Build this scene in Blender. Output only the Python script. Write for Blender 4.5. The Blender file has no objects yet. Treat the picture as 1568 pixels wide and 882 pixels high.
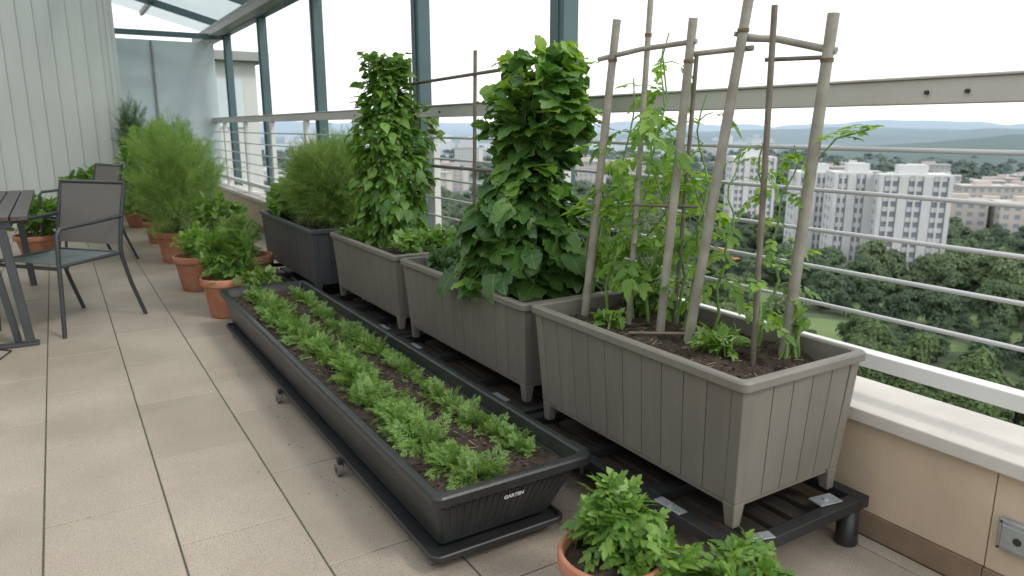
import bpy, math, random
import numpy as np
from mathutils import Vector, Matrix, noise
random.seed(7); rng=np.random.default_rng(7)
R=random.uniform
scene=bpy.context.scene

# ---------------------------------------------------------------- helpers
def link(o):
    scene.collection.objects.link(o); return o
def empty(name,loc=(0,0,0),parent=None):
    e=bpy.data.objects.new(name,None); e.location=loc; e.empty_display_size=.1
    link(e)
    if parent: e.parent=parent
    return e

class MB:
    def __init__(s): s.v=[];s.f=[];s.m=[];s.s=[]
    def add(s,vs,fs,mi=0,sm=False):
        o=len(s.v); s.v+=[tuple(v) for v in vs]
        for f in fs:
            s.f.append(tuple(i+o for i in f)); s.m.append(mi); s.s.append(sm)
    def hexa(s,p,mi=0):
        s.add(p,[(0,3,2,1),(4,5,6,7),(0,1,5,4),(1,2,6,5),(2,3,7,6),(3,0,4,7)],mi)
    def box(s,x0,x1,y0,y1,z0,z1,mi=0):
        s.hexa([(x0,y0,z0),(x1,y0,z0),(x1,y1,z0),(x0,y1,z0),(x0,y0,z1),(x1,y0,z1),(x1,y1,z1),(x0,y1,z1)],mi)
    def beam(s,a,b,w,h,mi=0,up=(0,0,1)):
        a=Vector(a);b=Vector(b);d=(b-a).normalized();u=Vector(up)
        sd=d.cross(u).normalized()*w/2; u2=sd.cross(d).normalized()*h/2
        s.hexa([a-sd-u2,a+sd-u2,b+sd-u2,b-sd-u2,a-sd+u2,a+sd+u2,b+sd+u2,b-sd+u2],mi)
    def tube(s,path,r,n=8,mi=0):
        P=[Vector(p) for p in path]; k=len(P)
        if not hasattr(r,'__len__'): r=[r]*k
        vs=[];fs=[]
        for i,p in enumerate(P):
            t=(P[min(i+1,k-1)]-P[max(i-1,0)])
            if t.length<1e-9: t=Vector((0,0,1))
            t.normalize()
            ref=Vector((0,0,1)) if abs(t.z)<.8 else Vector((1,0,0))
            a=t.cross(ref).normalized(); b=t.cross(a)
            for j in range(n):
                an=2*math.pi*j/n
                vs.append(p+(a*math.cos(an)+b*math.sin(an))*r[i])
        for i in range(k-1):
            for j in range(n):
                fs.append((i*n+j,(i+1)*n+j,(i+1)*n+(j+1)%n,i*n+(j+1)%n))
        s.add(vs,fs,mi,True)
        s.add(vs[:n],[tuple(range(n))],mi); s.add(vs[-n:],[tuple(range(n-1,-1,-1))],mi)
    def lathe(s,c,prof,n=28,mi=0):
        vs=[];fs=[]
        for r,z in prof:
            for j in range(n):
                a=2*math.pi*j/n; vs.append((c[0]+r*math.cos(a),c[1]+r*math.sin(a),c[2]+z))
        for i in range(len(prof)-1):
            for j in range(n):
                fs.append((i*n+j,i*n+(j+1)%n,(i+1)*n+(j+1)%n,(i+1)*n+j))
        s.add(vs,fs,mi,True)
    def loft(s,rect,prof,rad=.02,n=4,mi=0,cap0=False,cap1=False):
        x0,x1,y0,y1=rect; vs=[];fs=[];k=4*(n+1)
        for ins,z in prof:
            if not isinstance(ins,tuple): ins=(ins,ins,ins,ins)
            r=max(rad-min(ins)*.3,.006)
            a0,a1,b0,b1=x0+ins[0],x1-ins[1],y0+ins[2],y1-ins[3]
            for ci,(cx,cy) in enumerate([(a1-r,b1-r),(a0+r,b1-r),(a0+r,b0+r),(a1-r,b0+r)]):
                for j in range(n+1):
                    an=math.pi/2*(ci+j/n); vs.append((cx+r*math.cos(an),cy+r*math.sin(an),z))
        for i in range(len(prof)-1):
            for j in range(k):
                fs.append((i*k+j,i*k+(j+1)%k,(i+1)*k+(j+1)%k,(i+1)*k+j))
        s.add(vs,fs,mi)
        if cap0: s.add(vs[:k],[tuple(range(k-1,-1,-1))],mi)
        if cap1: s.add(vs[-k:],[tuple(range(k))],mi)
    def obj(s,name,mats,parent=None,bevel=0,loc=None,rz=0,seg=2):
        me=bpy.data.meshes.new(name); me.from_pydata(s.v,[],s.f)
        for m in mats: me.materials.append(m)
        me.polygons.foreach_set("material_index",s.m)
        me.polygons.foreach_set("use_smooth",s.s); me.update()
        o=bpy.data.objects.new(name,me); link(o)
        if parent: o.parent=parent
        if loc: o.location=loc
        o.rotation_euler.z=rz
        if bevel:
            b=o.modifiers.new("bevel",'BEVEL'); b.width=bevel; b.segments=seg; b.limit_method='ANGLE'; b.angle_limit=.6
        return o

# ---------------------------------------------------------------- materials
def new(name):
    m=bpy.data.materials.new(name); m.use_nodes=True
    nt=m.node_tree; return m,nt,nt.nodes["Principled BSDF"]
def N(nt,t,**k):
    n=nt.nodes.new(t)
    for a,b in k.items(): setattr(n,a,b)
    return n
def mat(name,c,rough=.6,var=.15,scale=8,bump=0,bscale=60,metal=0,c2=None,stretch=(1,1,1),island=0,spec=.5,streak=0):
    m,nt,p=new(name)
    L=nt.links
    tc=N(nt,'ShaderNodeTexCoord'); mp=N(nt,'ShaderNodeMapping'); mp.inputs['Scale'].default_value=stretch
    L.new(tc.outputs['Object'],mp.inputs[0])
    no=N(nt,'ShaderNodeTexNoise'); no.inputs['Scale'].default_value=scale; no.inputs['Detail'].default_value=6
    L.new(mp.outputs[0],no.inputs[0])
    cr=N(nt,'ShaderNodeValToRGB'); cr.color_ramp.elements[0].position=.3; cr.color_ramp.elements[1].position=.7
    c2=c2 or tuple(x*(1+var) for x in c)
    c1=tuple(x*(1-var) for x in c)
    cr.color_ramp.elements[0].color=(*c1,1); cr.color_ramp.elements[1].color=(*c2,1)
    L.new(no.outputs[0],cr.inputs[0]); out=cr.outputs[0]
    if island:
        g=N(nt,'ShaderNodeNewGeometry'); mr=N(nt,'ShaderNodeMapRange'); mr.inputs[3].default_value=1-island; mr.inputs[4].default_value=1+island
        L.new(g.outputs['Random Per Island'],mr.inputs[0])
        h=N(nt,'ShaderNodeHueSaturation'); L.new(mr.outputs[0],h.inputs['Value']); L.new(out,h.inputs['Color']); out=h.outputs[0]
    if streak:
        # faint vertical weathering streaks / dust
        m3=N(nt,'ShaderNodeMapping'); m3.inputs['Scale'].default_value=(22,22,2.2); L.new(tc.outputs['Object'],m3.inputs[0])
        n3=N(nt,'ShaderNodeTexNoise'); n3.inputs['Scale'].default_value=1.6; n3.inputs['Detail'].default_value=5; L.new(m3.outputs[0],n3.inputs[0])
        r3=N(nt,'ShaderNodeMapRange'); r3.inputs[1].default_value=.45; r3.inputs[2].default_value=.75; r3.inputs[4].default_value=streak; L.new(n3.outputs[0],r3.inputs[0])
        x3=N(nt,'ShaderNodeMix',data_type='RGBA'); L.new(r3.outputs[0],x3.inputs[0]); L.new(out,x3.inputs[6]); x3.inputs[7].default_value=(.30,.27,.22,1); out=x3.outputs[2]
    L.new(out,p.inputs['Base Color'])
    p.inputs['Roughness'].default_value=rough; p.inputs['Metallic'].default_value=metal
    p.inputs['Specular IOR Level'].default_value=spec
    if bump:
        n2=N(nt,'ShaderNodeTexNoise'); n2.inputs['Scale'].default_value=bscale; n2.inputs['Detail'].default_value=8
        L.new(mp.outputs[0],n2.inputs[0])
        b=N(nt,'ShaderNodeBump'); b.inputs['Strength'].default_value=bump; b.inputs['Distance'].default_value=.01
        L.new(n2.outputs[0],b.inputs['Height']); L.new(b.outputs[0],p.inputs['Normal'])
    return m
def tile_mat():
    m=mat("terrace_tile",(.385,.335,.28),.5,.07,3,bump=.1,bscale=180,island=.06)
    nt=m.node_tree;L=nt.links;p=nt.nodes["Principled BSDF"]
    src=p.inputs['Base Color'].links[0].from_socket
    tc=N(nt,'ShaderNodeTexCoord'); n=N(nt,'ShaderNodeTexNoise'); n.inputs['Scale'].default_value=260; n.inputs['Detail'].default_value=3
    L.new(tc.outputs['Object'],n.inputs[0])
    cr=N(nt,'ShaderNodeValToRGB'); e=cr.color_ramp.elements; e[0].position=.33; e[0].color=(.60,.57,.54,1); e[1].position=.5; e[1].color=(1,1,1,1)
    x=e.new(.7); x.color=(1.14,1.13,1.11,1)
    L.new(n.outputs[0],cr.inputs[0])
    st=N(nt,'ShaderNodeTexNoise'); st.inputs['Scale'].default_value=1.3; st.inputs['Detail'].default_value=8; L.new(tc.outputs['Object'],st.inputs[0])
    c2=N(nt,'ShaderNodeValToRGB'); c2.color_ramp.elements[0].position=.36; c2.color_ramp.elements[0].color=(.80,.785,.77,1); c2.color_ramp.elements[1].position=.6
    L.new(st.outputs[0],c2.inputs[0])
    a=N(nt,'ShaderNodeMix',data_type='RGBA',blend_type='MULTIPLY'); a.inputs[0].default_value=1
    b=N(nt,'ShaderNodeMix',data_type='RGBA',blend_type='MULTIPLY'); b.inputs[0].default_value=1
    L.new(src,a.inputs[6]); L.new(cr.outputs[0],a.inputs[7]); L.new(a.outputs[2],b.inputs[6]); L.new(c2.outputs[0],b.inputs[7])
    L.new(b.outputs[2],p.inputs['Base Color'])
    rr=N(nt,'ShaderNodeMapRange'); rr.inputs[3].default_value=.38; rr.inputs[4].default_value=.62; L.new(st.outputs[0],rr.inputs[0]); L.new(rr.outputs[0],p.inputs['Roughness'])
    return m
def leafmat(name,d,l,trans=.3,rib=True,rough=.45):
    m,nt,p=new(name);L=nt.links
    g=N(nt,'ShaderNodeNewGeometry'); cr=N(nt,'ShaderNodeValToRGB')
    e=cr.color_ramp.elements; e[0].color=(*d,1); e[1].color=(*l,1)
    x=e.new(.55); x.color=(*[(a*.6+b*.4) for a,b in zip(d,l)],1)
    L.new(g.outputs['Random Per Island'],cr.inputs[0]); out=cr.outputs[0]
    if rib:
        uv=N(nt,'ShaderNodeUVMap'); sx=N(nt,'ShaderNodeSeparateXYZ'); L.new(uv.outputs[0],sx.inputs[0])
        ab=N(nt,'ShaderNodeMath',operation='ABSOLUTE'); L.new(sx.outputs[1],ab.inputs[0])
        lt=N(nt,'ShaderNodeMath',operation='LESS_THAN'); lt.inputs[1].default_value=.016; L.new(ab.outputs[0],lt.inputs[0])
        sb=N(nt,'ShaderNodeMath',operation='SUBTRACT'); L.new(sx.outputs[0],sb.inputs[0]); L.new(ab.outputs[0],sb.inputs[1])
        ml=N(nt,'ShaderNodeMath',operation='MULTIPLY'); ml.inputs[1].default_value=7; L.new(sb.outputs[0],ml.inputs[0])
        fr=N(nt,'ShaderNodeMath',operation='FRACT'); L.new(ml.outputs[0],fr.inputs[0])
        l2=N(nt,'ShaderNodeMath',operation='LESS_THAN'); l2.inputs[1].default_value=.1; L.new(fr.outputs[0],l2.inputs[0])
        mx=N(nt,'ShaderNodeMath',operation='MULTIPLY'); mx.inputs[1].default_value=.5; L.new(l2.outputs[0],mx.inputs[0])
        mm=N(nt,'ShaderNodeMath',operation='MAXIMUM'); L.new(lt.outputs[0],mm.inputs[0]); L.new(mx.outputs[0],mm.inputs[1])
        m2=N(nt,'ShaderNodeMath',operation='MULTIPLY'); m2.inputs[1].default_value=.4; L.new(mm.outputs[0],m2.inputs[0])
        mi=N(nt,'ShaderNodeMix',data_type='RGBA'); L.new(m2.outputs[0],mi.inputs[0]); L.new(out,mi.inputs[6]); mi.inputs[7].default_value=(.28,.36,.14,1)
        out=mi.outputs[2]
    L.new(out,p.inputs['Base Color']); p.inputs['Roughness'].default_value=rough
    t=N(nt,'ShaderNodeBsdfTranslucent')
    h=N(nt,'ShaderNodeHueSaturation'); h.inputs['Value'].default_value=1.9; h.inputs['Saturation'].default_value=1.1; h.inputs['Hue'].default_value=.485
    L.new(out,h.inputs['Color']); L.new(h.outputs[0],t.inputs[0])
    ms=N(nt,'ShaderNodeMixShader'); ms.inputs[0].default_value=trans
    L.new(p.outputs[0],ms.inputs[1]); L.new(t.outputs[0],ms.inputs[2])
    L.new(ms.outputs[0],nt.nodes['Material Output'].inputs[0]); return m
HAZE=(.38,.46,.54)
def hazy(m,near=120,far=3200,mx=.9,col=HAZE):  # paints aerial haze into the base colour, stronger with distance from the origin
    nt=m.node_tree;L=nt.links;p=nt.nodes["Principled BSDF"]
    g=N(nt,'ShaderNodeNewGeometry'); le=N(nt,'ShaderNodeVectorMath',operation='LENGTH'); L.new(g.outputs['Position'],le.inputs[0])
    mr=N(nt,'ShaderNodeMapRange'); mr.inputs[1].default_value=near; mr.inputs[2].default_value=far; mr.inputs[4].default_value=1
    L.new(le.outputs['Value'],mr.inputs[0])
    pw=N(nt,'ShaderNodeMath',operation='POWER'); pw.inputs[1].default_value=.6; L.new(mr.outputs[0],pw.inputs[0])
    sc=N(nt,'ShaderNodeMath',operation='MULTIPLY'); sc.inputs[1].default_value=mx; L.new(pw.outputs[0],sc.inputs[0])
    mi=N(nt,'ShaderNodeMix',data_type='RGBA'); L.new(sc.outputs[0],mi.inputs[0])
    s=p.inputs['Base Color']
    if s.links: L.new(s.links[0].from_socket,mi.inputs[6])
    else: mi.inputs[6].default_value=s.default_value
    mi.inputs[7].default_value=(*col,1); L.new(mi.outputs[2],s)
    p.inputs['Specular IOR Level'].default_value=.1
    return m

M_tile=tile_mat()
M_grout=mat("grout",(.085,.09,.065),.9,.3,20)
M_slab=mat("concrete_slab",(.4,.38,.35),.9)
M_stone=mat("cream_stone_cladding",(.53,.43,.32),.6,.10,5,bump=.1,bscale=90,streak=.10)
M_joint=mat("joint",(.2,.17,.13),.9)
M_ledge=mat("white_ledge_stone",(.55,.53,.49),.6,.10,5,bump=.15,bscale=120)
M_base=mat("skirting_tile",(.22,.16,.11),.5,.15,10)
M_rail=mat("painted_rail",(.47,.465,.44),.4,.06,3)
M_white=mat("white_painted_steel",(.66,.67,.66),.4,.05,4)
M_steel=mat("steel_cable",(.50,.51,.53),.35,.05,5,metal=.1)
M_dark=mat("bolt",(.03,.03,.03),.5)
M_green=mat("teal_painted_steel",(.062,.115,.125),.4,.12,3)
M_gut=mat("grey_painted_aluminium",(.25,.265,.255),.45,.08,3)
M_black=mat("black_steel",(.018,.019,.021),.45,.2,10)
M_blackpl=mat("black_plastic",(.019,.021,.023),.34,.25,7,bump=.06,bscale=150,streak=.035)
M_plate=mat("zinc_plate",(.40,.43,.45),.4,.15,20,metal=.6)
M_plg=mat("taupe_plastic",(.155,.148,.130),.46,.07,4,bump=.06,bscale=140,island=.05,streak=.14)
M_pld=mat("slate_plastic",(.055,.060,.065),.48,.08,4,bump=.06,bscale=140,island=.04,streak=.06)
M_inner=mat("groove_shadow",(.025,.025,.023),.8)
M_soil=mat("potting_soil",(.028,.018,.013),.95,.5,30,bump=1,bscale=90,c2=(.062,.043,.031))
M_crumb=mat("soil_crumb",(.052,.037,.027),.95,.4,60,island=.6)
M_straw=mat("dry_straw",(.22,.17,.10),.9,.3,60,island=.4)
M_terra=mat("terracotta",(.36,.135,.07),.75,.2,9,bump=.1,bscale=70,c2=(.44,.20,.125),streak=.12)
M_pole=mat("plastic_coated_stake",(.24,.23,.19),.5,.2,14,bump=.15,bscale=50,c2=(.31,.30,.255))
M_poled=mat("thin_cane",(.13,.112,.088),.6,.25,20)
M_wood=mat("dark_slat",(.030,.025,.021),.6,.3,4,stretch=(12,1,12))
M_table=mat("dark_table_wood",(.055,.047,.043),.5,.3,5,stretch=(14,1,14))
M_frame=mat("charcoal_frame",(.04,.047,.05),.4,.1)
M_mesh=mat("sling_fabric",(.15,.145,.135),.7,.12,260)
M_seat=mat("seat_fabric",(.12,.155,.155),.4,.08,100)
M_clad=mat("white_wall_cladding",(.50,.525,.505),.6,.04,2,stretch=(3,3,.6))
M_render=mat("facade_render",(.5,.48,.45),.8,.06,3)
M_stem=mat("green_stem",(.14,.24,.06),.6,.25,20)

L_big=leafmat("broad_leaf",(.032,.098,.020),(.095,.21,.038),.3)
L_bigtop=leafmat("broad_leaf_young",(.12,.25,.035),(.22,.36,.065),.38)
L_col=leafmat("climber_leaf",(.045,.13,.020),(.15,.29,.04),.32)
L_tom=leafmat("tomato_leaf",(.085,.20,.028),(.23,.38,.07),.45)
L_seed=leafmat("seedling_leaf",(.10,.20,.04),(.21,.34,.085),.32,rib=False)
L_fea=leafmat("feathery_leaf",(.13,.225,.055),(.27,.39,.12),.42,rib=False,rough=.6)
L_herb=leafmat("herb_leaf",(.07,.17,.03),(.19,.33,.06),.34)
L_dark=leafmat("dark_shrub_leaf",(.03,.08,.025),(.08,.17,.045),.25)

# ---------------------------------------------------------------- leaf templates
class T:
    def __init__(s): s.v=[];s.f=[];s.uv=[]
    def leaf(s,outline,fold=.3,pos=(0,0,0),ang=0,scale=1,wscale=1,wave=0,asym=0):
        k=len(outline); ca,sa=math.cos(ang),math.sin(ang)
        def put(x,y,z):
            s.uv.append((x,y)); X=x*scale;Y=y*scale*wscale
            s.v.append((pos[0]+X*ca-Y*sa,pos[1]+X*sa+Y*ca,pos[2]+z*scale))
        idx=[]
        for i,(x,y) in enumerate(outline):
            if i in(0,k-1): idx.append((len(s.v),)*3); put(x,0,0)
            else:
                a=len(s.v); w=wave*(1 if i%2 else -1)
                put(x,0,0); put(x+R(-asym,asym),y*(1+R(-asym,asym)*2),fold*y+w+R(-asym,asym)); put(x+R(-asym,asym),-y*(1+R(-asym,asym)*2),fold*y-w+R(-asym,asym)); idx.append((a,a+1,a+2))
        for i in range(k-1):
            a=idx[i];b=idx[i+1]
            if i==0: s.f+=[(a[0],b[0],b[1]),(a[0],b[2],b[0])]
            elif i==k-2: s.f+=[(a[0],b[0],a[1]),(a[0],a[2],b[0])]
            else: s.f+=[(a[0],b[0],b[1],a[1]),(a[0],a[2],b[2],b[0])]
        return s
    def strip(s,a,b,w):
        o=len(s.v); a=Vector(a);b=Vector(b);d=(b-a); n=Vector((-d.y,d.x,0)).normalized()*w
        for p in (a-n,a+n,b+n*.4,b-n*.4): s.v.append(tuple(p)); s.uv.append((.5,.2))
        s.f.append((o,o+1,o+2,o+3)); return s
    def fin(s):
        s.V=np.array(s.v,float); s.U=np.array(s.uv,float)
        s.q=np.array([f for f in s.f if len(f)==4],int).reshape(-1,4); s.t=np.array([f for f in s.f if len(f)==3],int).reshape(-1,3); return s
LOBED=[(0,0),(-.06,.20),(.04,.38),(.15,.44),(.24,.42),(.36,.50),(.48,.42),(.60,.44),(.72,.30),(.84,.24),(.93,.10),(1,0)]
OVATE=[(0,0),(.1,.16),(.28,.32),(.5,.34),(.74,.22),(.9,.1),(1,0)]
SERR=[(0,0),(.1,.17),(.25,.34),(.36,.25),(.5,.34),(.6,.2),(.76,.22),(1,0)]
T_lob=[T().leaf(LOBED,.18,wave=.03,asym=.05).strip((-.3,0,0),(0,0,0),.012).fin() for _ in range(4)]
T_ov=[T().leaf(OVATE,.28,asym=.03).strip((-.25,0,0),(0,0,0),.015).fin() for _ in range(3)]
T_se=[T().leaf(SERR,.3,wave=.02,asym=.03).fin() for _ in range(2)]
def compound(n,outline,ls,ws=1,ang=1.05,start=.2,rw=.012,tip=1.2,jit=.02):
    t=T(); t.strip((0,0,0),(.75,0,0),rw)
    for i in range(n):
        x=start+(.78-start)*i/(n-1); sc=ls*(1-.35*abs(i/(n-1)-.45))
        for sg in (1,-1):
            t.leaf(outline,.3,(x+R(-jit,jit),0,R(-jit,jit)),sg*(ang+R(-.15,.15)),sc*R(.85,1.1),ws)
    t.leaf(outline,.3,(.72,0,0),0,ls*tip,ws); return t.fin()
T_tom=[compound(3,SERR,.42,jit=.04) for _ in range(4)]
T_fern=[compound(5,[(0,0),(.3,.26),(.6,.24),(1,0)],.34,.9,ang=.95) for _ in range(3)]
def bipin(w=.15,n=5,lw=.2):
    t=T(); t.strip((0,0,0),(.8,0,0),.012)
    for i in range(n):
        x=.28+.52*i/(n-1); l=.34*(1-.45*i/(n-1))
        for sg in (1,-1):
            a=sg*(.9+R(-.2,.2)); ca,sa=math.cos(a),math.sin(a); zz=R(-.05,.09)
            t.strip((x,0,0),(x+l*ca,l*sa,zz),.009)
            for q in (.35,.6,.85):
                for s2 in (1,-1):
                    b=a+s2*.7; t.leaf([(0,0),(.5,lw),(1,0)],.2,(x+l*q*ca,l*q*sa,zz*q+R(-.02,.02)),b,w*R(.7,1.2),1)
            t.leaf([(0,0),(.5,lw),(1,0)],.2,(x+l*.9*ca,l*.9*sa,zz*.9),a,w*1.1)
    for b in (-.6,0,.6): t.leaf([(0,0),(.5,lw),(1,0)],.2,(.78,0,0),b,w*1.3)
    return t.fin()
T_bip=[bipin() for _ in range(4)]
T_fine=[bipin(.12,6,.15) for _ in range(4)]
def feather(n):
    t=T(); t.strip((0,0,0),(1,0,0),.006)
    for i in range(n):
        x=.1+.88*i/n
        for sg in (1,-1):
            a=sg*(.6+R(-.25,.25)); l=.24*R(.7,1.2); w=.009
            o=len(t.v); ca,sa=math.cos(a),math.sin(a); z=R(-.09,.09)
            for (px,py,pz) in ((0,-w,0),(0,w,0),(l,w*.3,z),(l,-w*.3,z)):
                t.v.append((x+px*ca-py*sa,px*sa+py*ca,pz)); t.uv.append((.5,.2))
            t.f.append((o,o+1,o+2,o+3))
    return t.fin()
T_fea=[feather(9) for _ in range(3)]

class LM:
    def __init__(s): s.V=[];s.U=[];s.q=[];s.t=[];s.mq=[];s.mt=[];s.n=0
    def add(s,tm,P,D,Nn,S,curl=.2,mi=0):
        P=np.asarray(P,float).reshape(-1,3); n=len(P)
        if n==0: return
        D=np.asarray(D,float).reshape(-1,3); Nn=np.asarray(Nn,float).reshape(-1,3)
        D=D/np.linalg.norm(D,axis=1,keepdims=True)
        Y=np.cross(Nn,D); Y/=np.linalg.norm(Y,axis=1,keepdims=True)+1e-9; Z=np.cross(D,Y)
        S=np.broadcast_to(np.asarray(S,float),(n,)); c=np.broadcast_to(np.asarray(curl,float),(n,))
        x,y,z=tm.V[:,0],tm.V[:,1],tm.V[:,2]
        zz=z[None,:]-c[:,None]*(np.where(x>0,x*x,0)+y*y*.8)[None,:]
        V=P[:,None,:]+S[:,None,None]*(x[None,:,None]*D[:,None,:]+y[None,:,None]*Y[:,None,:]+zz[:,:,None]*Z[:,None,:])
        k=len(tm.V); off=(np.arange(n)*k+s.n)[:,None,None]
        s.V.append(V.reshape(-1,3)); s.U.append(np.tile(tm.U,(n,1)))
        if len(tm.q): a=(tm.q[None]+off).reshape(-1,4); s.q.append(a); s.mq.append(np.full(len(a),mi))
        if len(tm.t): a=(tm.t[None]+off).reshape(-1,3); s.t.append(a); s.mt.append(np.full(len(a),mi))
        s.n+=n*k
    def obj(s,name,mats,parent=None,stems=None):
        V=np.concatenate(s.V).tolist(); U=np.concatenate(s.U)
        F=[];Mi=[]
        if s.q: F+=np.concatenate(s.q).tolist(); Mi+=np.concatenate(s.mq).tolist()
        if s.t: F+=np.concatenate(s.t).tolist(); Mi+=np.concatenate(s.mt).tolist()
        if stems:
            o=len(V); V+=stems.v; F+=[tuple(i+o for i in f) for f in stems.f]; Mi+=[len(mats)-1]*len(stems.f)
            U=np.concatenate([U,np.tile([[.5,.3]],(len(stems.v),1))])
        me=bpy.data.meshes.new(name); me.from_pydata(V,[],F)
        for m in mats: me.materials.append(m)
        me.polygons.foreach_set("material_index",Mi)
        me.polygons.foreach_set("use_smooth",[True]*len(F))
        uv=me.uv_layers.new(name="UVMap"); li=np.zeros(len(me.loops),int); me.loops.foreach_get("vertex_index",li)
        uv.data.foreach_set("uv",U[li].ravel()); me.update()
        o=bpy.data.objects.new(name,me); link(o)
        if parent: o.parent=parent
        return o
def unit(n):
    a=rng.normal(size=(n,3)); return a/np.linalg.norm(a,axis=1,keepdims=True)
def pick(ts): return ts if isinstance(ts,list) else [ts]

def bush(name,c,r,ts,count,size,mats,base=None,up=.4,lump=.35,nst=7,flat=.3,curl=.25,inner=.35,parent=None,gapt=-.22):
    lm=LM(); st=MB(); c=np.array(c);r=np.array(r)
    seedv=Vector((R(0,99),R(0,99),R(0,99)))
    ts=pick(ts); per=max(1,count//len(ts))
    for t in ts:
        u=unit(per*3); k=rng.uniform(inner,1,len(u))**.6
        ln=np.array([1+lump*noise.noise(Vector(a)*2.3+seedv)*1.6 for a in u])
        gap=np.array([noise.noise(Vector(a*kk)*4+seedv) for a,kk in zip(u,k)])
        keep=gap>gapt
        u=u[keep][:per];k=k[keep][:per];ln=ln[keep][:per]; n=len(u)
        P=c+u*r*(k*ln)[:,None]
        D=u*.9+rng.normal(size=(n,3))*.45+np.array([0,0,up])
        Nn=u*.5+np.array([0,0,1])+rng.normal(size=(n,3))*flat
        S=rng.uniform(size[0],size[1],n)
        lm.add(t,P-D/np.linalg.norm(D,axis=1,keepdims=True)*S[:,None]*.5,D,Nn,S,rng.uniform(0,curl*2,n),0)
    if base is not None:
        b=Vector(base)
        for i in range(nst):
            u=unit(1)[0]; u[2]=abs(u[2])*.8+.1
            e=Vector(c+u*r*.8); m=(b+e)/2+Vector((R(-.03,.03),R(-.03,.03),.04))
            st.tube([b+Vector((R(-.03,.03),R(-.03,.03),-.02)),m,e],[.006,.0045,.002],5)
    return lm.obj(name,[mats,M_stem],parent,st)

# ---------------------------------------------------------------- terrace floor
fl=MB(); gx=.34; gy=.65
xs=[.177+gx*i for i in range(-9,6)]
for i,x0 in enumerate(xs):
    x1=min(x0+gx,1.935)
    if x0>=1.93: continue
    off=(2.13 if (i-9)%2==0 else 2.455)
    y=off-gy*7
    while y<12.6:
        a,b,c,d=x0+.0026,x1-.0026,y+.0026,y+gy-.0026; z=R(-.0008,.0008); e=.0018
        fl.add([(a,c,-.006),(b,c,-.006),(b,d,-.006),(a,d,-.006),(a,c,z-.0018),(b,c,z-.0018),(b,d,z-.0018),(a,d,z-.0018),
                (a+e,c+e,z),(b-e,c+e,z),(b-e,d-e,z),(a+e,d-e,z)],
               [(0,1,5,4),(1,2,6,5),(2,3,7,6),(3,0,4,7),(4,5,9,8),(5,6,10,9),(6,7,11,10),(7,4,8,11),(8,9,10,11)])
        y+=gy
floor=empty("terrace_floor")
fl.obj("tiles",[M_tile],floor)
g=MB(); g.box(-2.9,1.95,-2.5,12.6,-.02,-.0045); g.obj("grout",[M_grout],floor)
g=MB(); g.box(-2.9,2.17,-2.5,12.6,-.35,-.021); g.obj("slab",[M_slab],floor)
# soil spilled on the tiles
g=MB()
for _ in range(260):
    if R(0,1)<.6: x=R(1.2,1.42);y=R(1.0,2.6)
    else: x=random.gauss(.72,.10);y=R(1.3,4.8)
    s=R(.0012,.0035); g.add([(x+s,y,s*.5+.001),(x,y+s,s*.5+.001),(x-s,y,s*.5+.001),(x,y-s,s*.5+.001),(x,y,s+.001),(x,y,.0005)],[(0,1,4),(1,2,4),(2,3,4),(3,0,4),(1,0,5),(2,1,5),(3,2,5),(0,3,5)])
g.obj("spilled_soil",[M_crumb])

# parapet wall
par=empty("parapet_wall")
g=MB(); g.box(1.956,2.15,-2.5,12.6,-.02,.352); g.obj("core",[M_joint],par)
g=MB(); y=-2.5+.28
while y<12.5:
    g.box(1.945,1.9555,y+.0015,y+.6-.0015,.075,.351); y+=.6
g.obj("cladding_panels",[M_stone],par,.001)
g=MB(); y=-2.5+.28
while y<12.5:
    g.box(1.938,1.9545,y+.001,y+.6-.001,-.001,.073); y+=.6
g.obj("skirting",[M_base],par,.001)
g=MB(); y=-2.4
while y<12.5:
    g.box(1.915,2.185,y+.001,y+1.499,.3525,.393); y+=1.5
g.obj("coping",[M_ledge],par,.004)
ob=empty("outdoor_power_socket")
g=MB(); g.box(1.925,1.9445,.655,.755,.15,.235); g.box(1.918,1.9248,.665,.745,.16,.225); g.obj("plate",[M_plate],ob,.006)
g=MB()
for yy,zz in ((.662,.157),(.748,.157),(.662,.228),(.748,.228)): g.tube([(1.926,yy,zz),(1.921,yy,zz)],.003,8)
g.tube([(1.9185,.705,.192),(1.9165,.705,.192)],.010,16); g.obj("screws_and_cap",[M_dark],ob)

# ---------------------------------------------------------------- railing
ra=empty("balcony_railing"); XR=2.05
g=MB(); g.box(XR-.02,XR+.04,-2.4,12.5,1.262,1.328); g.box(XR-.03,XR+.055,-2.4,12.5,1.3285,1.336); g.obj("top_rail",[M_rail],ra,.003)
g=MB(); g.box(XR-.02,XR+.03,-2.4,12.5,.482,.528); g.obj("bottom_rail",[M_white],ra,.003)
g=MB()
for yy in (-1.6,0.1,2.84,4.24,5.65,7.0,8.3,9.6,10.9,12.2):
    g.box(XR-.017,XR+.027,yy-.038,yy+.038,.394,.4815); g.box(XR-.017,XR+.027,yy-.038,yy+.038,.5285,1.2615)
    g.box(XR-.06,XR+.07,yy-.07,yy+.07,.3935,.4015)
g.obj("posts",[M_white],ra,.003)
g=MB()
for z in (.649,.765,.882,1.008,1.137):
    g.tube([(XR-.028,y,z+.0015*math.sin(y*2)) for y in np.linspace(-2.4,12.5,20)],.0068,8)
g.obj("cables",[M_steel],ra)
g=MB()
for yy in (1.125,1.02,.86,2.5,4.1,5.6): g.tube([(XR-.0195,yy,1.292),(XR-.028,yy,1.292)],.006,10)
g.obj("bolts",[M_dark],ra)

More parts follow.
